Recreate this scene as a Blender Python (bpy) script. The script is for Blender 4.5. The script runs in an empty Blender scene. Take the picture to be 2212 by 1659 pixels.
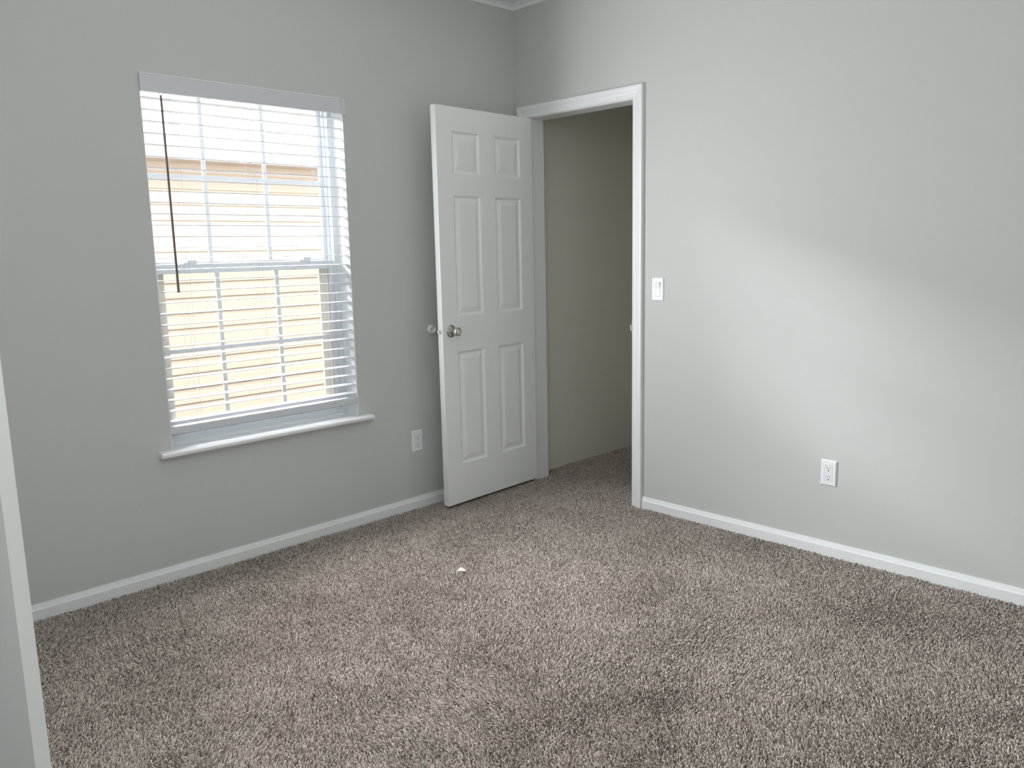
import bpy, math, random
import numpy as np
from mathutils import Vector, Matrix

SC = bpy.context.scene
COL = SC.collection

# ------------------------------------------------------------------ camera
YAW, PITCH, ROLL = 0.796632, -0.163052, -0.0218093
CAM = (-3.32831, -3.33509, 1.33568)
FPX = 1751.93
cd = bpy.data.cameras.new('camera')
cam = bpy.data.objects.new('camera', cd)
COL.objects.link(cam)
fw = Vector((math.cos(PITCH) * math.cos(YAW), math.cos(PITCH) * math.sin(YAW), math.sin(PITCH)))
r0 = Vector((math.sin(YAW), -math.cos(YAW), 0))
u0 = r0.cross(fw)
rt = math.cos(ROLL) * r0 + math.sin(ROLL) * u0
up = rt.cross(fw)
cam.matrix_world = Matrix(((rt.x, up.x, -fw.x, CAM[0]), (rt.y, up.y, -fw.y, CAM[1]),
                           (rt.z, up.z, -fw.z, CAM[2]), (0, 0, 0, 1)))
cd.sensor_fit = 'HORIZONTAL'
cd.sensor_width = 36.0
cd.lens = 36.0 * FPX / 2212.0
cd.clip_start = 0.02
cd.clip_end = 300
SC.camera = cam

# ------------------------------------------------------------------ sky, sun, exposure
SC.view_settings.view_transform = 'Standard'
SC.view_settings.look = 'None'
SC.view_settings.exposure = 0.0
SC.view_settings.gamma = 1.0
SC.view_settings.use_curve_mapping = False

SKY_CLOUDS, SKY_REST = 150.0, 3.5     # bright cloud bank beyond the neighbouring house, plain sky elsewhere
SUN = 5.0
GLOW = 26.0
DAYLIGHT_BOOST = 41.0
FILL = 26.0
w = bpy.data.worlds.new('cloudy_sky')
SC.world = w
w.use_nodes = True
nt = w.node_tree
nt.nodes.clear()
tc = nt.nodes.new('ShaderNodeTexCoord')
sx = nt.nodes.new('ShaderNodeSeparateXYZ')
mr = nt.nodes.new('ShaderNodeMapRange')
mr.interpolation_type = 'SMOOTHSTEP'
mr.inputs['From Min'].default_value = 0.2
mr.inputs['From Max'].default_value = 0.9
mr.inputs['To Min'].default_value = SKY_REST
mr.inputs['To Max'].default_value = SKY_CLOUDS
bg = nt.nodes.new('ShaderNodeBackground')
bg.inputs['Color'].default_value = (0.94, 0.97, 1.0, 1)
wo = nt.nodes.new('ShaderNodeOutputWorld')
nt.links.new(tc.outputs['Generated'], sx.inputs[0])
nt.links.new(sx.outputs['Y'], mr.inputs['Value'])
nt.links.new(mr.outputs[0], bg.inputs['Strength'])
nt.links.new(bg.outputs[0], wo.inputs[0])

sl = bpy.data.lights.new('sun', 'SUN')
sl.energy = SUN
sl.color = (1.0, 0.93, 0.82)
sl.angle = math.radians(1.0)
so = bpy.data.objects.new('sun', sl)
COL.objects.link(so)
so.rotation_euler = Vector((0.25, 0.72, -0.74)).to_track_quat('-Z', 'Y').to_euler()

# added second sun for sky glow beyond the neighbour's ridge: very soft and wide
gl_ = bpy.data.lights.new('added_sky_glow', 'SUN')
gl_.energy = GLOW
gl_.color = (0.95, 0.98, 1.0)
gl_.angle = math.radians(34)
go = bpy.data.objects.new('added_sky_glow', gl_)
COL.objects.link(go)
go.rotation_euler = Vector((1.1, -1.0, -0.44)).to_track_quat('-Z', 'Y').to_euler()

# sky portal in the window opening: only guides the sampling of the sky
pl = bpy.data.lights.new('window_portal', 'AREA')
pl.shape = 'RECTANGLE'
pl.size, pl.size_y = 0.94, 1.52
po = bpy.data.objects.new('window_portal', pl)
COL.objects.link(po)
po.location = (-1.587, 0.205, 1.297)
po.rotation_euler = (-math.pi / 2, 0, 0)
pl.cycles.is_portal = True

# added lamp on the room side of the blind, boosts the window's daylight
dl = bpy.data.lights.new('daylight_boost', 'AREA')
dl.shape = 'RECTANGLE'
dl.size, dl.size_y = 0.90, 1.30
dl.energy = DAYLIGHT_BOOST
dl.spread = math.radians(167)
dl.color = (0.95, 0.98, 1.0)
do = bpy.data.objects.new('daylight_boost', dl)
COL.objects.link(do)
do.location = (-1.587, -0.001, 1.30)
do.rotation_euler = (-math.pi / 2, 0, 0)

# added fill lamp without a fixture, above the frame
fl = bpy.data.lights.new('fill_lamp', 'POINT')
fl.shadow_soft_size = 0.28
fl.energy = FILL
fl.color = (0.97, 0.985, 1.0)
fo = bpy.data.objects.new('fill_lamp', fl)
COL.objects.link(fo)
fo.location = (-3.0, -2.7, 2.2)

SC.cycles.max_bounces = 16
SC.cycles.diffuse_bounces = 10
SC.cycles.transparent_max_bounces = 16
SC.cycles.sample_clamp_indirect = 8.0

# ------------------------------------------------------------------ mesh helpers
class MB:
    def __init__(s):
        s.v, s.f = [], []

    def add(s, vs, fs):
        b = len(s.v)
        s.v += [tuple(p) for p in vs]
        s.f += [tuple(i + b for i in f) for f in fs]
        return s

    def box(s, x0, x1, y0, y1, z0, z1):
        vs = [(x, y, z) for z in (z0, z1) for y in (y0, y1) for x in (x0, x1)]
        return s.add(vs, [(0, 2, 3, 1), (4, 5, 7, 6), (0, 1, 5, 4), (2, 6, 7, 3), (0, 4, 6, 2), (1, 3, 7, 5)])

    def rings(s, rings, cap=True, closed=True):
        """skin a list of equally long rings"""
        n = len(rings[0])
        vs = [p for r in rings for p in r]
        fs = []
        m = n if closed else n - 1
        for i in range(len(rings) - 1):
            for j in range(m):
                k = (j + 1) % n
                fs.append((i * n + j, i * n + k, (i + 1) * n + k, (i + 1) * n + j))
        if cap:
            fs.append(tuple(range(n - 1, -1, -1)))
            fs.append(tuple((len(rings) - 1) * n + j for j in range(n)))
        return s.add(vs, fs)

    def tube(s, pts, r, n=10):
        pts = [Vector(p) for p in pts]
        rs = []
        for i, p in enumerate(pts):
            d = (pts[min(i + 1, len(pts) - 1)] - pts[max(i - 1, 0)]).normalized()
            a = d.orthogonal().normalized() if i == 0 else (a - d * a.dot(d)).normalized()
            b = d.cross(a)
            rr = r[i] if isinstance(r, (list, tuple)) else r
            rs.append([p + (a * math.cos(2 * math.pi * k / n) + b * math.sin(2 * math.pi * k / n)) * rr for k in range(n)])
        return s.rings(rs)

    def lathe(s, prof, origin, axis, n=32):
        """prof: (distance along axis, radius)"""
        ax = Vector(axis).normalized()
        a = ax.orthogonal().normalized()
        b = ax.cross(a)
        o = Vector(origin)
        rs = [[o + ax * h + (a * math.cos(2 * math.pi * k / n) + b * math.sin(2 * math.pi * k / n)) * max(r, 1e-5)
               for k in range(n)] for h, r in prof]
        return s.rings(rs)

    def frame(s, x0, x1, z0, z1, y0, y1, l, r, b, t):
        """rectangular frame in the xz plane; member widths l r b t"""
        s.box(x0, x0 + l, y0, y1, z0, z1)
        s.box(x1 - r, x1, y0, y1, z0, z1)
        s.box(x0 + l, x1 - r, y0, y1, z0, z0 + b)
        s.box(x0 + l, x1 - r, y0, y1, z1 - t, z1)
        return s

    def build(s, name, mat, parent=None, smooth=False, bevel=0.0, angle=40):
        me = bpy.data.meshes.new(name)
        me.from_pydata(s.v, [], s.f)
        import bmesh
        bm = bmesh.new()
        bm.from_mesh(me)
        bmesh.ops.recalc_face_normals(bm, faces=bm.faces)
        bm.to_mesh(me)
        bm.free()
        o = bpy.data.objects.new(name, me)
        COL.objects.link(o)
        if mat:
            me.materials.append(mat)
        if parent:
            o.parent = parent
        if smooth:
            for p in me.polygons:
                p.use_smooth = True
            me.set_sharp_from_angle(angle=math.radians(angle))
        if bevel:
            m = o.modifiers.new('bevel', 'BEVEL')
            m.width = bevel
            m.segments = 2
            m.limit_method = 'ANGLE'
            m.angle_limit = math.radians(60)
        return o


def empty(name, loc=(0, 0, 0)):
    o = bpy.data.objects.new(name, None)
    o.location = loc
    COL.objects.link(o)
    return o


def tag(o, label=None, cat=None, group=None, kind=None):
    if label:
        o['label'] = label
    if cat:
        o['category'] = cat
    if group:
        o['group'] = group
    if kind:
        o['kind'] = kind
    return o


# ------------------------------------------------------------------ materials
def mat(name, col, rough=0.5, metal=0.0, bump=0.0, scale=200.0, spec=0.5, var=0.0):
    m = bpy.data.materials.new(name)
    m.use_nodes = True
    t = m.node_tree
    p = t.nodes['Principled BSDF']
    p.inputs['Base Color'].default_value = (*col, 1)
    p.inputs['Roughness'].default_value = rough
    p.inputs['Metallic'].default_value = metal
    p.inputs['Specular IOR Level'].default_value = spec
    co = t.nodes.new('ShaderNodeTexCoord')
    nz = t.nodes.new('ShaderNodeTexNoise')
    nz.inputs['Scale'].default_value = scale
    nz.inputs['Detail'].default_value = 3
    t.links.new(co.outputs['Object'], nz.inputs['Vector'])
    if bump:
        b = t.nodes.new('ShaderNodeBump')
        b.inputs['Strength'].default_value = bump
        b.inputs['Distance'].default_value = 0.002
        t.links.new(nz.outputs[0], b.inputs['Height'])
        t.links.new(b.outputs[0], p.inputs['Normal'])
    if var:
        mx = t.nodes.new('ShaderNodeMix')
        mx.data_type = 'RGBA'
        mx.inputs['A'].default_value = (*[c * (1 - var) for c in col], 1)
        mx.inputs['B'].default_value = (*[min(1, c * (1 + var)) for c in col], 1)
        t.links.new(nz.outputs[0], mx.inputs['Factor'])
        t.links.new(mx.outputs['Result'], p.inputs['Base Color'])
    return m


M_WALL = mat('grey_wall_paint', (0.56, 0.575, 0.56), 0.55, bump=0.06, scale=160, spec=0.35, var=0.015)
M_CLOSET = mat('lightened_warm_closet_paint', (0.74, 0.73, 0.66), 0.7, bump=0.06, scale=160, spec=0.3)  # warm paint hue, lightened to stand in for light inside the closet
M_CEIL = mat('white_ceiling_paint', (0.82, 0.83, 0.82), 0.8, bump=0.15, scale=120, spec=0.2)
M_TRIM = mat('white_trim_paint', (0.83, 0.84, 0.85), 0.32, bump=0.02, scale=60)
M_DOOR = mat('white_door_paint', (0.86, 0.87, 0.865), 0.38, bump=0.03, scale=90)
M_VINYL = mat('white_vinyl', (0.82, 0.84, 0.86), 0.35, bump=0.01)
M_SLAT = mat('white_faux_wood', (0.74, 0.755, 0.785), 0.4, bump=0.02, scale=80)
M_RAIL = mat('off_white_faux_wood', (0.62, 0.635, 0.67), 0.45, bump=0.02, scale=80)
M_BEIGE = mat('beige_aluminium', (0.74, 0.67, 0.61), 0.5)
M_CORD = mat('white_cord', (0.55, 0.55, 0.57), 0.8)
M_WAND = mat('taupe_wand', (0.12, 0.085, 0.072), 0.45)
M_PLATE = mat('white_plastic', (0.84, 0.85, 0.87), 0.3, bump=0.005)
M_DARK = mat('dark_slot', (0.02, 0.02, 0.022), 0.6)
M_RUBBER = mat('white_rubber', (0.76, 0.76, 0.77), 0.55)
M_NICKEL = mat('satin_nickel', (0.56, 0.54, 0.52), 0.22, metal=1.0, bump=0.01, scale=300)
M_LATCH = mat('brushed_steel', (0.72, 0.71, 0.70), 0.5, metal=0.35)
M_PAPER = mat('white_paper', (0.85, 0.83, 0.80), 0.7, bump=0.05)
M_SIDING = mat('cream_vinyl_siding', (0.58, 0.465, 0.375), 0.6, bump=0.01, scale=40, var=0.01)
M_SOFFIT = mat('cream_soffit', (0.60, 0.50, 0.38), 0.6)
M_FASCIA = mat('white_fascia', (0.85, 0.85, 0.84), 0.5)
M_ROOF = mat('white_roof_panels', (0.78, 0.78, 0.77), 0.8, bump=0.1, scale=30, var=0.03)
M_GROUND = mat('dark_mulch_ground', (0.09, 0.085, 0.06), 0.95, bump=0.4, scale=25, var=0.2)
M_EXTERIOR = mat('dark_exterior_cladding', (0.06, 0.06, 0.062), 0.8)  # unseen facing, made dark to cut light bounced onto the siding
M_BACKING = mat('carpet_backing', (0.17, 0.145, 0.125), 0.95, bump=0.3, scale=400, var=0.2)


def glass_mat():
    m = bpy.data.materials.new('clear_glass')
    m.use_nodes = True
    t = m.node_tree
    t.nodes.clear()
    o = t.nodes.new('ShaderNodeOutputMaterial')
    mx = t.nodes.new('ShaderNodeMixShader')
    fr = t.nodes.new('ShaderNodeFresnel')
    fr.inputs['IOR'].default_value = 1.35
    tr = t.nodes.new('ShaderNodeBsdfTransparent')
    tr.inputs['Color'].default_value = (0.97, 0.985, 0.98, 1)
    gl = t.nodes.new('ShaderNodeBsdfGlossy')
    gl.inputs['Roughness'].default_value = 0.02
    t.links.new(fr.outputs[0], mx.inputs[0])
    t.links.new(tr.outputs[0], mx.inputs[1])
    t.links.new(gl.outputs[0], mx.inputs[2])
    t.links.new(mx.outputs[0], o.inputs[0])
    return m


def screen_mat():
    m = bpy.data.materials.new('insect_screen_mesh')
    m.use_nodes = True
    t = m.node_tree
    t.nodes.clear()
    o = t.nodes.new('ShaderNodeOutputMaterial')
    mx = t.nodes.new('ShaderNodeMixShader')
    mx.inputs[0].default_value = 0.18
    tr = t.nodes.new('ShaderNodeBsdfTransparent')
    df = t.nodes.new('ShaderNodeBsdfDiffuse')
    df.inputs['Color'].default_value = (0.10, 0.10, 0.10, 1)
    t.links.new(tr.outputs[0], mx.inputs[1])
    t.links.new(df.outputs[0], mx.inputs[2])
    t.links.new(mx.outputs[0], o.inputs[0])
    return m


def carpet_mat():
    m = bpy.data.materials.new('taupe_carpet_yarn')
    m.use_nodes = True
    t = m.node_tree
    p = t.nodes['Principled BSDF']
    p.inputs['Roughness'].default_value = 0.95
    p.inputs['Specular IOR Level'].default_value = 0.1
    g = t.nodes.new('ShaderNodeNewGeometry')
    r = t.nodes.new('ShaderNodeValToRGB')
    e = r.color_ramp.elements
    e[0].position, e[0].color = 0.0, (0.24, 0.198, 0.17, 1)
    e[1].position, e[1].color = 1.0, (0.80, 0.74, 0.68, 1)
    a = e.new(0.45)
    a.color = (0.55, 0.475, 0.43, 1)
    b = e.new(0.9)
    b.color = (0.70, 0.62, 0.565, 1)
    t.links.new(g.outputs['Random Per Island'], r.inputs[0])
    t.links.new(r.outputs[0], p.inputs['Base Color'])
    return m


M_GLASS = glass_mat()
M_SCREEN = screen_mat()
M_CARPET = carpet_mat()

# ------------------------------------------------------------------ dimensions (metres; room corner at the origin, room in x<0, y<0)
CEIL = 2.652
XW, YS = -3.56, -3.62           # west wall, south wall
WL, WR, WB, WT = -2.0464, -1.1275, 0.5507, 2.046   # window opening
NT = 0.18                       # north wall thickness
ET = 0.116                      # east wall thickness
CL, CR, CT = 0.1095, 0.8206, 2.0489                 # closet opening (distance from the corner) and height
PILE = 0.012

# ------------------------------------------------------------------ room shell
f = MB().box(XW - 0.12, 2.2, YS - 0.12, 0.2, -0.16, -PILE).build('floor', M_BACKING)
tag(f, 'floor under the brown carpet', 'floor', kind='structure')
f = MB().box(XW - 0.12, 2.2, YS - 0.12, 0.2, CEIL, CEIL + 0.12).build('ceiling', M_CEIL)
tag(f, 'white ceiling just visible above the room corner', 'ceiling', kind='structure')

m = MB()
m.box(XW - 0.12, WL, 0, NT, -0.1, CEIL).box(WR, 2.2, 0, NT, -0.1, CEIL)
m.box(WL, WR, 0, NT, -0.1, WB - 0.022).box(WL, WR, 0, NT, WT, CEIL)
tag(m.build('wall_north', M_WALL), 'grey painted wall that holds the window', 'wall', kind='structure')

m = MB()
a, b = -(CL - 0.018), -(CR + 0.018)
m.box(0, ET, a, 0, -0.1, CEIL).box(0, ET, YS - 0.12, b, -0.1, CEIL).box(0, ET, b, a, CT + 0.018, CEIL)
tag(m.build('wall_east', M_WALL), 'grey painted wall with the closet doorway and light switch', 'wall', kind='structure')

m = MB().box(XW - 0.3, WL - 0.09, NT, NT + 0.02, -0.6, CEIL + 0.1).box(WR + 0.09, 2.3, NT, NT + 0.02, -0.6, CEIL + 0.1)
m.box(WL - 0.09, WR + 0.09, NT, NT + 0.02, -0.6, WB - 0.05).box(WL - 0.09, WR + 0.09, NT, NT + 0.02, WT + 0.05, CEIL + 0.1)
tag(m.build('wall_exterior', M_EXTERIOR), 'outside cladding of the window wall', 'wall', kind='structure')

# west wall with the entry doorway (hinge side towards the window wall), south wall behind the camera
EY0, EY1 = -2.135, -1.355       # entry doorway along y
m = MB()
m.box(XW - 0.12, XW, EY1, 0, -0.1, CEIL).box(XW - 0.12, XW, YS - 0.12, EY0, -0.1, CEIL)
m.box(XW - 0.12, XW, EY0, EY1, 2.06, CEIL)
tag(m.build('wall_west', M_WALL), 'grey painted wall beside the photographer with the entry doorway', 'wall', kind='structure')
tag(MB().box(XW - 0.12, 1.0, YS - 0.12, YS, -0.1, CEIL).build('wall_south', M_WALL),
    'grey painted wall behind the photographer', 'wall', kind='structure')
# hallway beyond the entry doorway
m = MB()
m.box(XW - 1.22, XW - 1.12, -3.2, -0.3, -0.1, CEIL).box(XW - 1.12, XW - 0.12, -3.2, -3.1, -0.1, CEIL)
m.box(XW - 1.12, XW - 0.12, -0.4, -0.3, -0.1, CEIL).box(XW - 1.22, XW - 0.12, -3.2, -0.3, CEIL, CEIL + 0.1)
m.box(XW - 1.22, XW - 0.12, -3.2, -0.3, -0.16, -0.012)
tag(m.build('wall_hallway', M_WALL), 'hallway walls beyond the entry door', 'wall', kind='structure')
# closet interior
for nm, bx, tx in (('wall_closet_left', (ET, 1.18, -0.0175, 0.0), 'grey closet side wall seen through the open closet doorway'),
                   ('wall_closet_rear', (1.12, 1.24, -1.25, -0.0175), 'grey rear wall of the closet'),
                   ('wall_closet_right', (ET, 1.12, -1.35, -1.25), 'grey closet wall hidden by the right door casing')):
    tag(MB().box(*bx, -0.1, CEIL).build(nm, M_CLOSET), tx, 'wall', kind='structure')


def sweep(prof_rings, name, material, parent=None, bevel=0.0):
    return MB().rings(prof_rings).build(name, material, parent, bevel=bevel)


# baseboards: profile (out from wall, height)
BB = [(0, -0.012), (0.0135, -0.012), (0.0135, 0.037), (0.0115, 0.0395), (0.0095, 0.0405), (0.006, 0.052), (0.0045, 0.0572), (0, 0.0572)]


def base_run(name, p0, p1, out, label, mitre0=0, mitre1=0):
    p0, p1 = Vector((*p0, 0)), Vector((*p1, 0))
    d = (p1 - p0).normalized()
    o = Vector((*out, 0))
    rs = [[p + o * a + d * (mt * a) + Vector((0, 0, z)) for a, z in BB] for p, mt in ((p0, mitre0), (p1, mitre1))]
    tag(sweep(rs, name, M_TRIM), label, 'baseboard', kind='structure')


base_run('baseboard_north', (XW, 0), (0, 0), (0, -1), 'white baseboard along the window wall', 1, -1)
base_run('baseboard_east', (0, -CR - 0.0665), (0, YS), (-1, 0), 'white baseboard along the light switch wall', 0.35, -1)
base_run('baseboard_south', (0, YS), (XW, YS), (0, 1), 'white baseboard behind the photographer', 1, -1)

# crown moulding, four mitred runs in one loop
CR_P = [(0, 2.6266), (0.007, 2.6266), (0.010, 2.630), (0.014, 2.640), (0.022, 2.6455), (0.030, 2.647), (0.030, CEIL), (0, CEIL)]
cs = [(XW, 0, 1, -1), (0, 0, -1, -1), (0, YS, -1, 1), (XW, YS, 1, 1)]
m = MB()
for i in range(4):
    A, B = cs[i], cs[(i + 1) % 4]
    m.rings([[(q[0] + q[2] * a, q[1] + q[3] * a, z) for a, z in CR_P] for q in (A, B)])
tag(m.build('trim_1', M_TRIM), 'white crown moulding around the ceiling edge', 'crown moulding', kind='structure')

# closet door frame: jamb boards, mitred casing, strike plate
fr = empty('trim_2', (0, -CL, 0))
tag(fr, 'white casing and jamb around the closet doorway', 'door frame', kind='structure')


def local(o, root):
    o.parent = root
    o.matrix_parent_inverse = Matrix.Translation(root.location).inverted()
    return o


m = MB()
m.box(-0.002, ET, -CL, -CL + 0.018, -0.012, CT + 0.018).box(-0.002, ET, -CR - 0.018, -CR, -0.012, CT + 0.018)
m.box(-0.002, ET, -CR, -CL, CT, CT + 0.018)
local(m.build('jamb', M_TRIM, bevel=0.001), fr)
CP = [(0.0, 0.0), (0.0, 0.009), (0.003, 0.0115), (0.008, 0.0105), (0.0095, 0.0100), (0.024, 0.0112), (0.034, 0.0145),
      (0.037, 0.0170), (0.052, 0.0195), (0.0580, 0.0195), (0.0611, 0.0180), (0.0611, 0.0)]
a0, b0, t0 = CL - 0.015, CR + 0.003, CT + 0.003
rs = []
for u, t in CP:
    rs.append([(-t, -(a0 - u), -0.012), (-t, -(a0 - u), t0 + u), (-t, -(b0 + u), t0 + u), (-t, -(b0 + u), -0.012)])
rs = [[rs[i][k] for i in range(len(CP))] for k in range(4)]
local(MB().rings(rs).build('casing', M_TRIM), fr)
m = MB().box(-0.0035, 0.028, -CR, -CR + 0.0016, 0.905, 0.965)
m.rings([[(-0.0035, -CR + 0.0016 * k, z) for k in (0, 1) for z in ((0.917, 0.953) if k == 0 else (0.953, 0.917))],
         [(-0.0125, -CR + 0.002 + 0.0016 * k, z) for k in (0, 1) for z in ((0.920, 0.950) if k == 0 else (0.950, 0.920))]])
local(m.build('strike_plate', M_NICKEL), fr)

# ------------------------------------------------------------------ six panel doors
PX = [(0.106, 0.305), (0.415, 0.609)]
PZ = [(0.225, 0.826), (1.007, 1.617), (1.722, 1.931)]


def door_leaf(name, width, z0, z1, material, thick=0.035, xs0=0.0):
    """leaf in local coords: hinge edge at x=0, free edge at x=width, one face at y=0, the other at y=thick (thick may be negative)"""
    k = width / 0.7133
    px = [(a * k, b * k) for a, b in PX]
    xs = [xs0] + [c for p in px for c in p] + [width]
    zs = [z0] + [c for p in PZ for c in p] + [z1]
    m = MB()
    side = 1 if thick > 0 else -1
    for y, sg in ((0.0, side), (thick, -side)):
        grid = [(x, y, z) for z in zs for x in xs]
        n = len(xs)
        fs = []
        for j in range(len(zs) - 1):
            for i in range(n - 1):
                if i in (1, 3) and j in (1, 3, 5):
                    continue
                fs.append((j * n + i, j * n + i + 1, (j + 1) * n + i + 1, (j + 1) * n + i))
        m.add(grid, fs)
        for (xa, xb) in px:
            for (za, zb) in PZ:
                prof = [(0, 0), (0.004, 0.0015), (0.009, 0.0065), (0.013, 0.008), (0.018, 0.008), (0.040, 0.0025), (0.043, 0.0018)]
                rr = [[(xa + i, y + sg * d, za + i), (xb - i, y + sg * d, za + i), (xb - i, y + sg * d, zb - i), (xa + i, y + sg * d, zb - i)]
                      for i, d in prof]
                b = len(m.v)
                m.rings(rr, cap=False)
                q = b + 4 * (len(rr) - 1)
                m.f.append((q, q + 1, q + 2, q + 3))
    # edges
    m.add([(xs0, 0, z0), (xs0, thick, z0), (xs0, thick, z1), (xs0, 0, z1)], [(0, 1, 2, 3)])
    m.add([(width, 0, z0), (width, thick, z0), (width, thick, z1), (width, 0, z1)], [(0, 1, 2, 3)])
    m.add([(xs0, 0, z0), (width, 0, z0), (width, thick, z0), (xs0, thick, z0)], [(0, 1, 2, 3)])
    m.add([(xs0, 0, z1), (width, 0, z1), (width, thick, z1), (xs0, thick, z1)], [(0, 1, 2, 3)])
    me = bpy.data.meshes.new(name)
    me.from_pydata(m.v, [], m.f)
    import bmesh
    bm = bmesh.new()
    bm.from_mesh(me)
    bmesh.ops.remove_doubles(bm, verts=bm.verts, dist=1e-5)
    bmesh.ops.recalc_face_normals(bm, faces=bm.faces)
    bm.to_mesh(me)
    bm.free()
    me.materials.append(material)
    o = bpy.data.objects.new(name, me)
    COL.objects.link(o)
    bv = o.modifiers.new('bevel', 'BEVEL')
    bv.width = 0.0016
    bv.segments = 2
    bv.limit_method = 'ANGLE'
    bv.angle_limit = math.radians(70)
    return o


def knob_profile():
    return [(0, 0.0), (0, 0.0325), (0.002, 0.0325), (0.005, 0.0305), (0.008, 0.024), (0.010, 0.0165), (0.012, 0.0135),
            (0.022, 0.0125), (0.027, 0.0150), (0.031, 0.0195), (0.036, 0.0222), (0.050, 0.0228), (0.055, 0.0222),
            (0.0575, 0.0205), (0.0585, 0.0180), (0.0575, 0.0172), (0.0572, 0.0160), (0.0600, 0.0145), (0.0605, 0.0)]


def door_hardware(leaf, width, zk, hinges=(0.25, 1.02, 1.83), thick=0.035, xs0=0.0):
    xk = width - 0.0573
    side = 1 if thick > 0 else -1
    MB().lathe(knob_profile(), (xk, 0.0, zk), (0, -side, 0)).build('door_knob', M_NICKEL, leaf, smooth=True, angle=50)
    MB().lathe(knob_profile(), (xk, thick, zk), (0, side, 0)).build('door_knob', M_NICKEL, leaf, smooth=True, angle=50)
    m = MB().lathe([(-0.02, 0.0), (-0.02, 0.0125), (0.0010, 0.0125), (0.0016, 0.0118), (0.0016, 0.0)], (width, thick / 2, zk), (1, 0, 0), 24)
    m.rings([[(width, thick / 2 + y, zk + z) for y, z in ((-0.007, -0.0088), (0.007, -0.0088), (0.007, 0.0088), (-0.007, 0.0088))],
             [(width + 0.004, thick / 2 + y, zk + z) for y, z in ((-0.007, -0.0088), (0.007, -0.0088), (0.007, 0.0088), (-0.007, 0.0088))],
             [(width + 0.014, thick / 2 + y, zk + z) for y, z in ((-0.007, -0.008), (0.001, -0.008), (0.001, 0.008), (-0.007, 0.008))]])
    m.build('latch', M_LATCH, leaf)
    for z in hinges:
        m = MB()
        m.box(xs0 - 0.0016, xs0, *sorted((0.004 * side, thick)), z - 0.0445, z + 0.0445)
        m.tube([(xs0 - 0.004, thick + 0.005 * side, z - 0.046), (xs0 - 0.004, thick + 0.005 * side, z + 0.046)], 0.0055, 12)
        m.build('hinge', M_NICKEL, leaf)


# closet door: opened flat beside the window wall
TH = 0.04498
leaf = door_leaf('door_1', 0.7133, 0.0153, 2.0455, M_DOOR, -0.035, 0.008)
leaf.location = (0.0040, -0.1299, 0)
leaf.rotation_euler = (0, 0, math.pi + TH)
tag(leaf, 'white six-panel closet door standing open beside the window wall', 'door', kind='structure')
door_hardware(leaf, 0.7133, 0.935, thick=-0.035, xs0=0.008)

# entry door beside the photographer, its free edge at the left border of the picture
DIR2 = math.atan2(-0.766, 0.643)
leaf2 = door_leaf('door_2', 0.762, 0.0153, 2.04, M_DOOR)
leaf2.location = (-3.055 - 0.762 * 0.643, -1.945 + 0.762 * 0.766, 0)
leaf2.rotation_euler = (0, 0, DIR2)
leaf2.modifiers['bevel'].width = 0.006
leaf2.modifiers['bevel'].segments = 4
for p in leaf2.data.polygons:
    p.use_smooth = True
leaf2.data.set_sharp_from_angle(angle=math.radians(60))
tag(leaf2, 'white door half open close to the camera at the left border', 'door', kind='structure')
m = MB().box(XW - 0.12, XW + 0.002, EY1 - 0.018, EY1, -0.012, 2.06).box(XW - 0.12, XW + 0.002, EY0, EY0 + 0.018, -0.012, 2.06)
m.box(XW - 0.12, XW + 0.002, EY0 + 0.018, EY1 - 0.018, 2.042, 2.06)
ef = tag(m.build('trim_3', M_TRIM, bevel=0.001), 'white frame of the entry doorway', 'door frame', kind='structure')
m = MB().box(XW, XW + 0.015, EY1 - 0.006, EY1 + 0.055, -0.012, 2.115).box(XW, XW + 0.015, EY0 - 0.055, EY0 + 0.006, -0.012, 2.115)
m.box(XW, XW + 0.015, EY0 + 0.006, EY1 - 0.006, 2.054, 2.115)
m.build('casing', M_TRIM, ef, bevel=0.002)

# ------------------------------------------------------------------ window
win = empty('window_1', (0, 0, 0))
tag(win, 'white double-hung vinyl window with grilles behind the blind', 'window', kind='structure')
F0, F1 = 0.098, 0.178
m = MB().frame(WL, WR, WB, WT, F0, F1, 0.020, 0.020, 0.035, 0.018)
# track ribs on the side jambs
for xa, xb in ((WL + 0.020, WL + 0.028), (WR - 0.028, WR - 0.020)):
    m.box(xa, xb, 0.138, 0.144, WB + 0.035, WT - 0.018).box(xa, xb, 0.098, 0.106, WB + 0.035, WT - 0.018)
m.build('window_frame', M_VINYL, win, bevel=0.0015)
MB().box(WL + 0.028, WL + 0.087, 0.150, 0.158, WB + 0.035, 1.30).box(WR - 0.087, WR - 0.028, 0.150, 0.158, WB + 0.035, 1.30).box(
    WL + 0.087, WR - 0.087, 0.150, 0.158, WB + 0.035, WB + 0.075).build('screen_frame', M_BEIGE, win)
MB().box(WL + 0.087, WR - 0.087, 0.1535, 0.1545, WB + 0.075, 1.30).build('insect_screen', M_SCREEN, win)


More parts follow.
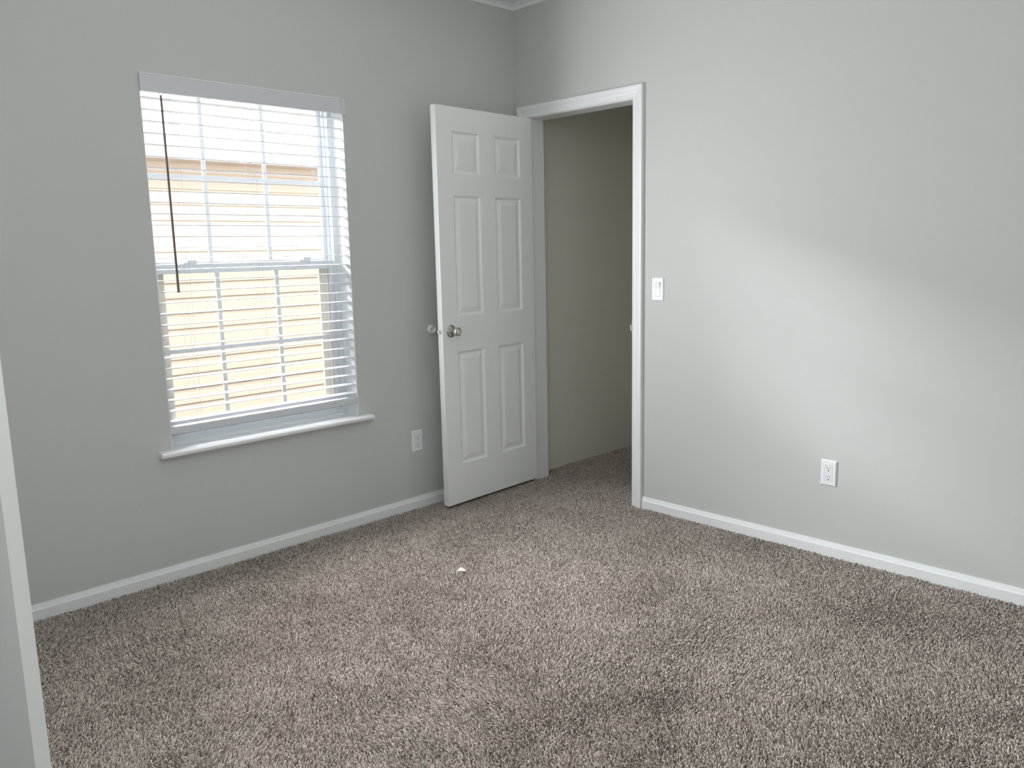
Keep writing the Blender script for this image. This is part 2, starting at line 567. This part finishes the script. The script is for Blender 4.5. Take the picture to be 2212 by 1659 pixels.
def sash(name, z0, z1, y0, y1, zb, zt, zm, st):
    s = MB().frame(WL + 0.022, WR - 0.022, z0, z1, y0, y1, st, st, zb, zt).build(name, M_VINYL, win, bevel=0.002)
    yg = (y0 + y1) / 2
    x0, x1 = WL + 0.022 + st, WR - 0.022 - st
    bars = (-1.738, -1.454)
    g = MB()
    for xc in bars:
        g.box(xc - 0.009, xc + 0.009, yg - 0.003, yg + 0.003, z0 + zb, z1 - zt)
    cuts = [x0, *bars, x1]
    for k in range(3):
        g.box(cuts[k] + (0.009 if k else 0), cuts[k + 1] - (0.009 if k < 2 else 0), yg - 0.003, yg + 0.003, zm - 0.009, zm + 0.009)
    g.build('grille', M_VINYL, s)
    MB().box(x0, x1, yg + 0.006, yg + 0.009, z0 + zb, z1 - zt).build('pane', M_GLASS, s)
    return s


lo = sash('lower_sash', WB + 0.036, 1.309, 0.109, 0.136, 0.062, 0.040, 0.941, 0.028)
hi = sash('upper_sash', 1.285, WT - 0.019, 0.160, 0.176, 0.034, 0.020, 1.674, 0.022)
m = MB()
for xc in (-1.86, -1.31):
    m.box(xc - 0.03, xc + 0.03, 0.104, 0.134, 1.309, 1.316).box(xc - 0.012, xc + 0.028, 0.098, 0.126, 1.316, 1.326)
m.build('sash_lock', M_VINYL, win, bevel=0.001)

# drywall reveal is part of the wall; stool with rounded nose
pts = [(0.098, 0.0), (-0.040, 0.0), (-0.046, -0.002), (-0.0495, -0.006), (-0.0505, -0.012), (-0.049, -0.018), (-0.045, -0.022), (-0.0, -0.022), (0.098, -0.022)]
m = MB()
m.rings([[(x, y, WB + z) for y, z in pts] for x in (WL, WR)])
pe = [(0.0, 0.0)] + pts[1:7] + [(0.0, -0.022)]
m.rings([[(x, y, WB + z) for y, z in pe] for x in (-2.1063, WL)])
m.rings([[(x, y, WB + z) for y, z in pe] for x in (WR, -1.0677)])
m.build('window_sill', M_TRIM, win)
# smooth white jamb liners of the reveal
m = MB().box(WR - 0.003, WR, 0.001, F0, WB, WT).box(WL, WL + 0.003, 0.001, F0, WB, WT).box(WL + 0.003, WR - 0.003, 0.001, F0, WT - 0.003, WT)
m.build('reveal_liner', M_TRIM, win)

# ------------------------------------------------------------------ blind
bl = empty('window_blind', (0, 0, 0))
tag(bl, 'white two-inch horizontal slat blind lowered in the window, slats open', 'blind')
BX0, BX1 = WL + 0.006, WR - 0.006
YC = 0.031
# valance with returned ends
vp = [(-0.0119, 1.976), (-0.0119, 2.0400), (-0.0110, 2.0405), (-0.0030, 2.0405), (-0.0030, 1.976)]
m = MB().rings([[(x, y, z) for y, z in vp] for x in (WL + 0.0005, WR - 0.0005)])
m.build('valance', M_RAIL, bl, bevel=0.0012)
MB().box(WL + 0.0005, WR - 0.0005, -0.0132, -0.0030, 2.0406, 2.0446).build('valance_light_line', M_TRIM, bl, bevel=0.0008)  # white strip imitating the line of light along the valance top
m = MB().box(WR - 0.0145, WR + 0.003, -0.0165, -0.0121, 1.974, 2.0455)
m.build('valance_clip', M_RAIL, bl, bevel=0.001)
MB().box(BX0, BX1, 0.004, 0.056, 1.992, 2.032).build('headrail', M_SLAT, bl, bevel=0.002)
Z0, Z1, NS = 1.9585, 0.6630, 30
random.seed(4)
for i in range(NS):
    z = Z0 + (Z1 - Z0) * i / (NS - 1) + random.uniform(-0.0006, 0.0006)
    tl = math.radians(0.8 + random.uniform(-0.7, 0.7))
    sec = []
    hw, th = 0.025, 0.0014
    for q in ((-hw, -th * 0.3), (-hw + 0.0012, -th), (0, -th + 0.0004), (hw - 0.0012, -th), (hw, -th * 0.3), (hw, th * 0.3),
              (hw - 0.0012, th), (0, th + 0.0004), (-hw + 0.0012, th), (-hw, th * 0.3)):
        sec.append((YC + q[0] * math.cos(tl) - q[1] * math.sin(tl), z + q[0] * math.sin(tl) + q[1] * math.cos(tl)))
    MB().rings([[(x, y, zz) for y, zz in sec] for x in (BX0 + random.uniform(-0.001, 0.001), BX1 + random.uniform(-0.001, 0.001))]).build('slat', M_SLAT, bl)
rp = [(YC - 0.025, 0.615), (YC - 0.022, 0.611), (YC + 0.022, 0.611), (YC + 0.025, 0.615), (YC + 0.025, 0.636), (YC + 0.022, 0.640), (YC - 0.020, 0.640), (YC - 0.025, 0.634)]
MB().rings([[(x, y, z) for y, z in rp] for x in (BX0, BX1)]).build('bottom_rail', M_RAIL, bl, bevel=0.0015)
random.seed(11)
for xc in (-1.909, -1.582, -1.252):
    MB().tube([(xc, YC - 0.0265, 1.99), (xc, YC - 0.0265, 0.642)], 0.0006, 6).build('lift_cord', M_CORD, bl)
    m = MB()
    for yy in (YC - 0.0265, YC + 0.0265):
        for dx in (-0.022, -0.015):
            m.tube([(xc + dx, yy, 1.99), (xc + dx, yy, 0.642)], 0.0004, 5)
    for i in range(NS):
        z = Z0 + (Z1 - Z0) * i / (NS - 1) - 0.0022
        m.tube([(xc - 0.0185, YC - 0.0265, z), (xc - 0.0185, YC + 0.0265, z)], 0.0004, 4)
    m.build('ladder_cord', M_CORD, bl)
    j = random.uniform(-0.01, 0.01)
    MB().tube([(xc - 0.004, YC - 0.0262, 0.631), (xc - 0.006 + j, YC - 0.0275, 0.622), (xc - 0.010 + j, YC - 0.028, 0.612),
               (xc - 0.002 + j, YC - 0.033, 0.603), (xc + 0.014 + j, YC - 0.031, 0.606), (xc + 0.024, YC - 0.029, 0.613)], 0.0010, 6).build('cord_end', M_CORD, bl)
m = MB().tube([(-1.9795, -0.018, 1.972), (-1.979, -0.034, 1.955)], 0.0015, 6)
m.tube([(-1.979, -0.034, 1.962), (-1.977, -0.034, 1.300), (-1.9768, -0.034, 1.197)], [0.0048, 0.0054, 0.0060], 8)
tag(m.build('tilt_wand', M_WAND, bl), 'thin brown tilt wand')

# ------------------------------------------------------------------ outlets, switch, bumper
def plate_mesh(hole):
    """bevelled cover plate in local coords: wall at y=0, front towards -y"""
    w2, h2, hw, hh = 0.035, 0.057, hole[0], hole[1]
    r = lambda a, b, y: [(-a, y, -b), (a, y, -b), (a, y, b), (-a, y, b)]
    return MB().rings([r(w2, h2, 0), r(w2, h2, -0.0015), r(w2 - 0.0045, h2 - 0.0045, -0.0062), r(hw + 0.001, hh + 0.001, -0.0064),
                       r(hw, hh, -0.0055), r(hw, hh, -0.001)], cap=False)


def outlet(loc, rot, label):
    o = plate_mesh((0.0170, 0.0340)).build('electrical_outlet', M_PLATE)
    o.location, o.rotation_euler = loc, (0, 0, rot)
    tag(o, label, 'outlet', 'wall outlets')
    rc = MB().box(-0.0164, 0.0164, -0.0064, -0.001, -0.0334, 0.0334).build('receptacle', M_PLATE, o, bevel=0.0008)
    for zc in (0.0185, -0.0205):
        m = MB()
        m.box(-0.0073, -0.0052, -0.0068, -0.0045, zc - 0.0002, zc + 0.0085)
        m.box(0.0052, 0.0073, -0.0068, -0.0045, zc + 0.0006, zc + 0.0078)
        m.lathe([(0, 0), (0, 0.0027), (0.0023, 0.0027), (0.0023, 0)], (0, -0.0045, zc - 0.0075), (0, -1, 0), 14)
        tag(m.build('socket_holes', M_DARK, rc), 'dark plug slots')
    return o


outlet((-0.7758, 0, 0.3579), 0, 'white duplex outlet on the window wall between the window and the open door')
outlet((0, -1.8692, 0.3631), -math.pi / 2, 'white duplex outlet low on the wall to the right of the light switch')
sw = plate_mesh((0.0170, 0.0340)).build('light_switch', M_PLATE)
sw.location, sw.rotation_euler = (0, -0.9753, 1.1327), (0, 0, -math.pi / 2)
tag(sw, 'white rocker light switch beside the closet door casing', 'light switch')
MB().rings([[(x, -0.001, -0.0334), (x, -0.0062, -0.0334), (x, -0.0072, 0.0), (x, -0.0125, 0.0334), (x, -0.001, 0.0334)]
            for x in (-0.0160, 0.0160)]).build('rocker', M_PLATE, sw, bevel=0.0007)

bp = MB().lathe([(0, 0), (0, 0.0245), (0.004, 0.0250), (0.012, 0.0235), (0.018, 0.0215), (0.0205, 0.0195), (0.0200, 0.0165), (0.0150, 0.0145), (0.0120, 0.0120), (0.0115, 0)],
                (0, 0, 0), (0, -1, 0), 36).build('wall_bumper', M_RUBBER, smooth=True)
bp.location = (-0.6554, 0, 0.9375)
tag(bp, 'round white rubber door bumper on the wall behind the silver knob', 'door stop')

# paper scrap on the carpet
pp = [(-0.014, 0.012, 0.0010), (-0.004, 0.006, 0.0035), (0.010, -0.010, 0.0020), (0.013, 0.001, 0.0060), (0.008, 0.014, 0.0105), (-0.002, 0.013, 0.0060)]
c = (0.002, 0.005, 0.0050)
m = MB()
vs = [(x, y, z + 0.0005) for x, y, z in pp] + [(c[0], c[1], c[2])]
vs += [(x, y, z - 0.0004) for x, y, z in pp] + [(c[0], c[1], c[2] - 0.0009)]
fs = []
for i in range(6):
    j = (i + 1) % 6
    fs += [(i, j, 6), (7 + j, 7 + i, 13), (i, 7 + i, 7 + j, j)]
m.add(vs, fs)
ps = m.build('paper_scrap', M_PAPER)
ps.location = (-1.219, -0.849, 0.001)
ps.scale = (1.3, 1.3, 1.3)
tag(ps, 'tiny torn scrap of white paper lying on the carpet', 'scrap of paper')

# ------------------------------------------------------------------ neighbouring house and ground outside
hs = empty('neighbor_house', (0, 3.5, -0.6))
tag(hs, 'neighboring house with cream lap siding seen through the window blind', 'house')
LAP = 0.1283
prof = []
z = 1.131 - LAP * 14
while z < 2.22:
    prof += [(3.5 - 0.015, z), (3.5 - 0.0145, z + 0.005), (3.5 - 0.007, z + LAP * 0.62), (3.5 - 0.001, z + LAP * 0.72), (3.5, z + LAP - 0.0005)]
    z += LAP
m = MB()
b = len(m.v)
n = len(prof)
m.add([(-9.0, y, z) for y, z in prof] + [(6.0, y, z) for y, z in prof], [(i, i + 1, n + i + 1, n + i) for i in range(n - 1)])
m.box(-9.0, 6.0, 3.502, 3.6, -0.7, 2.28)
local(m.build('siding', M_SIDING), hs)
local(MB().box(-9.1, 6.1, 3.29, 3.5, 2.160, 2.175).build('soffit', M_SOFFIT), hs)
local(MB().box(-9.1, 6.1, 3.27, 3.29, 2.123, 2.285).build('fascia', M_FASCIA), hs)
m = MB().rings([[(x, 3.24, 2.280), (x, 3.24, 2.295), (x, 6.6, 4.18), (x, 9.96, 2.295), (x, 9.96, 2.280), (x, 6.6, 4.16)] for x in (-9.2, 6.2)])
local(m.build('roof', M_ROOF), hs)
tag(MB().box(-40, 40, 0.2, 60, -0.75, -0.6).build('ground', M_GROUND), 'dark ground between the two houses', 'ground', kind='structure')

# ------------------------------------------------------------------ carpet pile
rng = np.random.default_rng(7)


def vnoise(x, y, cell, seed):
    """smooth value noise in -1..1"""
    r = np.random.default_rng(seed).uniform(-1, 1, (64, 64))
    gx, gy = x / cell + 31.3, y / cell + 31.7
    ix, iy = np.floor(gx).astype(int), np.floor(gy).astype(int)
    fx, fy = gx - ix, gy - iy
    fx, fy = fx * fx * (3 - 2 * fx), fy * fy * (3 - 2 * fy)
    g = lambda a, b: r[(ix + a) % 64, (iy + b) % 64]
    return (g(0, 0) * (1 - fx) + g(1, 0) * fx) * (1 - fy) + (g(0, 1) * (1 - fx) + g(1, 1) * fx) * fy


SP = 0.0056
gx, gy = np.meshgrid(np.arange(XW + 0.003, 1.11, SP), np.arange(YS + 0.003, -0.002, SP))
gx, gy = gx.ravel(), gy.ravel()
gx = gx + rng.uniform(-0.45, 0.45, gx.size) * SP
gy = gy + rng.uniform(-0.45, 0.45, gy.size) * SP
keep = (gx > XW + 0.016) & (gy > YS + 0.016)
room = (gx < -0.0150) & (gy < -0.0150)
door = (gx >= -0.0150) & (gx < ET) & (gy < -CL - 0.002) & (gy > -CR + 0.002)
clos = (gx >= ET + 0.001) & (gx < 1.116) & (gy < -0.0200) & (gy > -1.247)
keep &= room | door | clos
# only the part of the floor that this camera, or one a step beside it, can see
C = np.array(CAM)
d = np.stack([gx, gy, np.zeros_like(gx)], 1) - C
zz = d @ np.array(fw)
uu = FPX * (d @ np.array(rt)) / np.maximum(zz, 0.05)
vv = FPX * (d @ np.array(up)) / np.maximum(zz, 0.05)
keep &= (zz > 0.3) & (np.abs(uu) < 1106 + 420) & (vv > -830 - 330)
gx, gy = gx[keep], gy[keep]
N = gx.size
# pile direction: broad footprints and vacuum strokes plus tuft to tuft disorder
n1 = vnoise(gx, gy, 0.34, 1) * 0.55 + vnoise(gx, gy, 0.16, 2) * 0.40 + vnoise(gx, gy, 0.07, 3) * 0.25
n2 = vnoise(gx, gy, 0.34, 4) * 0.55 + vnoise(gx, gy, 0.16, 5) * 0.40 + vnoise(gx, gy, 0.07, 6) * 0.25
H = PILE * (1.0 + 0.10 * vnoise(gx, gy, 0.05, 8)) * rng.uniform(0.66, 1.12, N)
lx = n1 * 0.95 + rng.normal(0, 0.42, N)
ly = n2 * 0.95 + rng.normal(0, 0.42, N)
R = 0.0027 * rng.uniform(0.75, 1.2, N)
ph = rng.uniform(0, 2 * np.pi, N)
V = np.empty((N, 10, 3), np.float32)
base = np.stack([gx, gy, np.full(N, -PILE)], 1)
lean = np.stack([lx * H * 0.75, ly * H * 0.75, np.zeros(N)], 1)
for ring, (hf, lf, rf) in enumerate(((-0.05, 0.0, 0.85), (0.55, 0.35, 1.0), (0.88, 0.80, 0.72))):
    for k in range(3):
        a = ph + 2 * np.pi * k / 3 + ring * 0.5
        V[:, ring * 3 + k, :] = base + lean * lf + np.stack([np.cos(a) * R * rf, np.sin(a) * R * rf, H * hf], 1)
V[:, 9, :] = base + lean + np.stack([np.zeros(N), np.zeros(N), H], 1)
T = []
for ring in (0, 1):
    for k in range(3):
        k2 = (k + 1) % 3
        T += [(ring * 3 + k, ring * 3 + k2, ring * 3 + 3 + k2), (ring * 3 + k, ring * 3 + 3 + k2, ring * 3 + 3 + k)]
T += [(6, 7, 9), (7, 8, 9), (8, 6, 9)]
T = np.array(T, np.int32)
F = (T[None] + (np.arange(N, dtype=np.int32) * 10)[:, None, None]).reshape(-1)
me = bpy.data.meshes.new('carpet')
me.vertices.add(N * 10)
me.vertices.foreach_set('co', V.reshape(-1))
nf = F.size // 3
me.loops.add(F.size)
me.loops.foreach_set('vertex_index', F)
me.polygons.add(nf)
me.polygons.foreach_set('loop_start', np.arange(nf, dtype=np.int32) * 3)
me.polygons.foreach_set('loop_total', np.full(nf, 3, np.int32))
me.update(calc_edges=True)
me.shade_smooth()
me.materials.append(M_CARPET)
cp = bpy.data.objects.new('carpet', me)
COL.objects.link(cp)
tag(cp, 'brown taupe cut pile carpet covering the whole floor', 'carpet', kind='stuff')
print('carpet tufts', N)
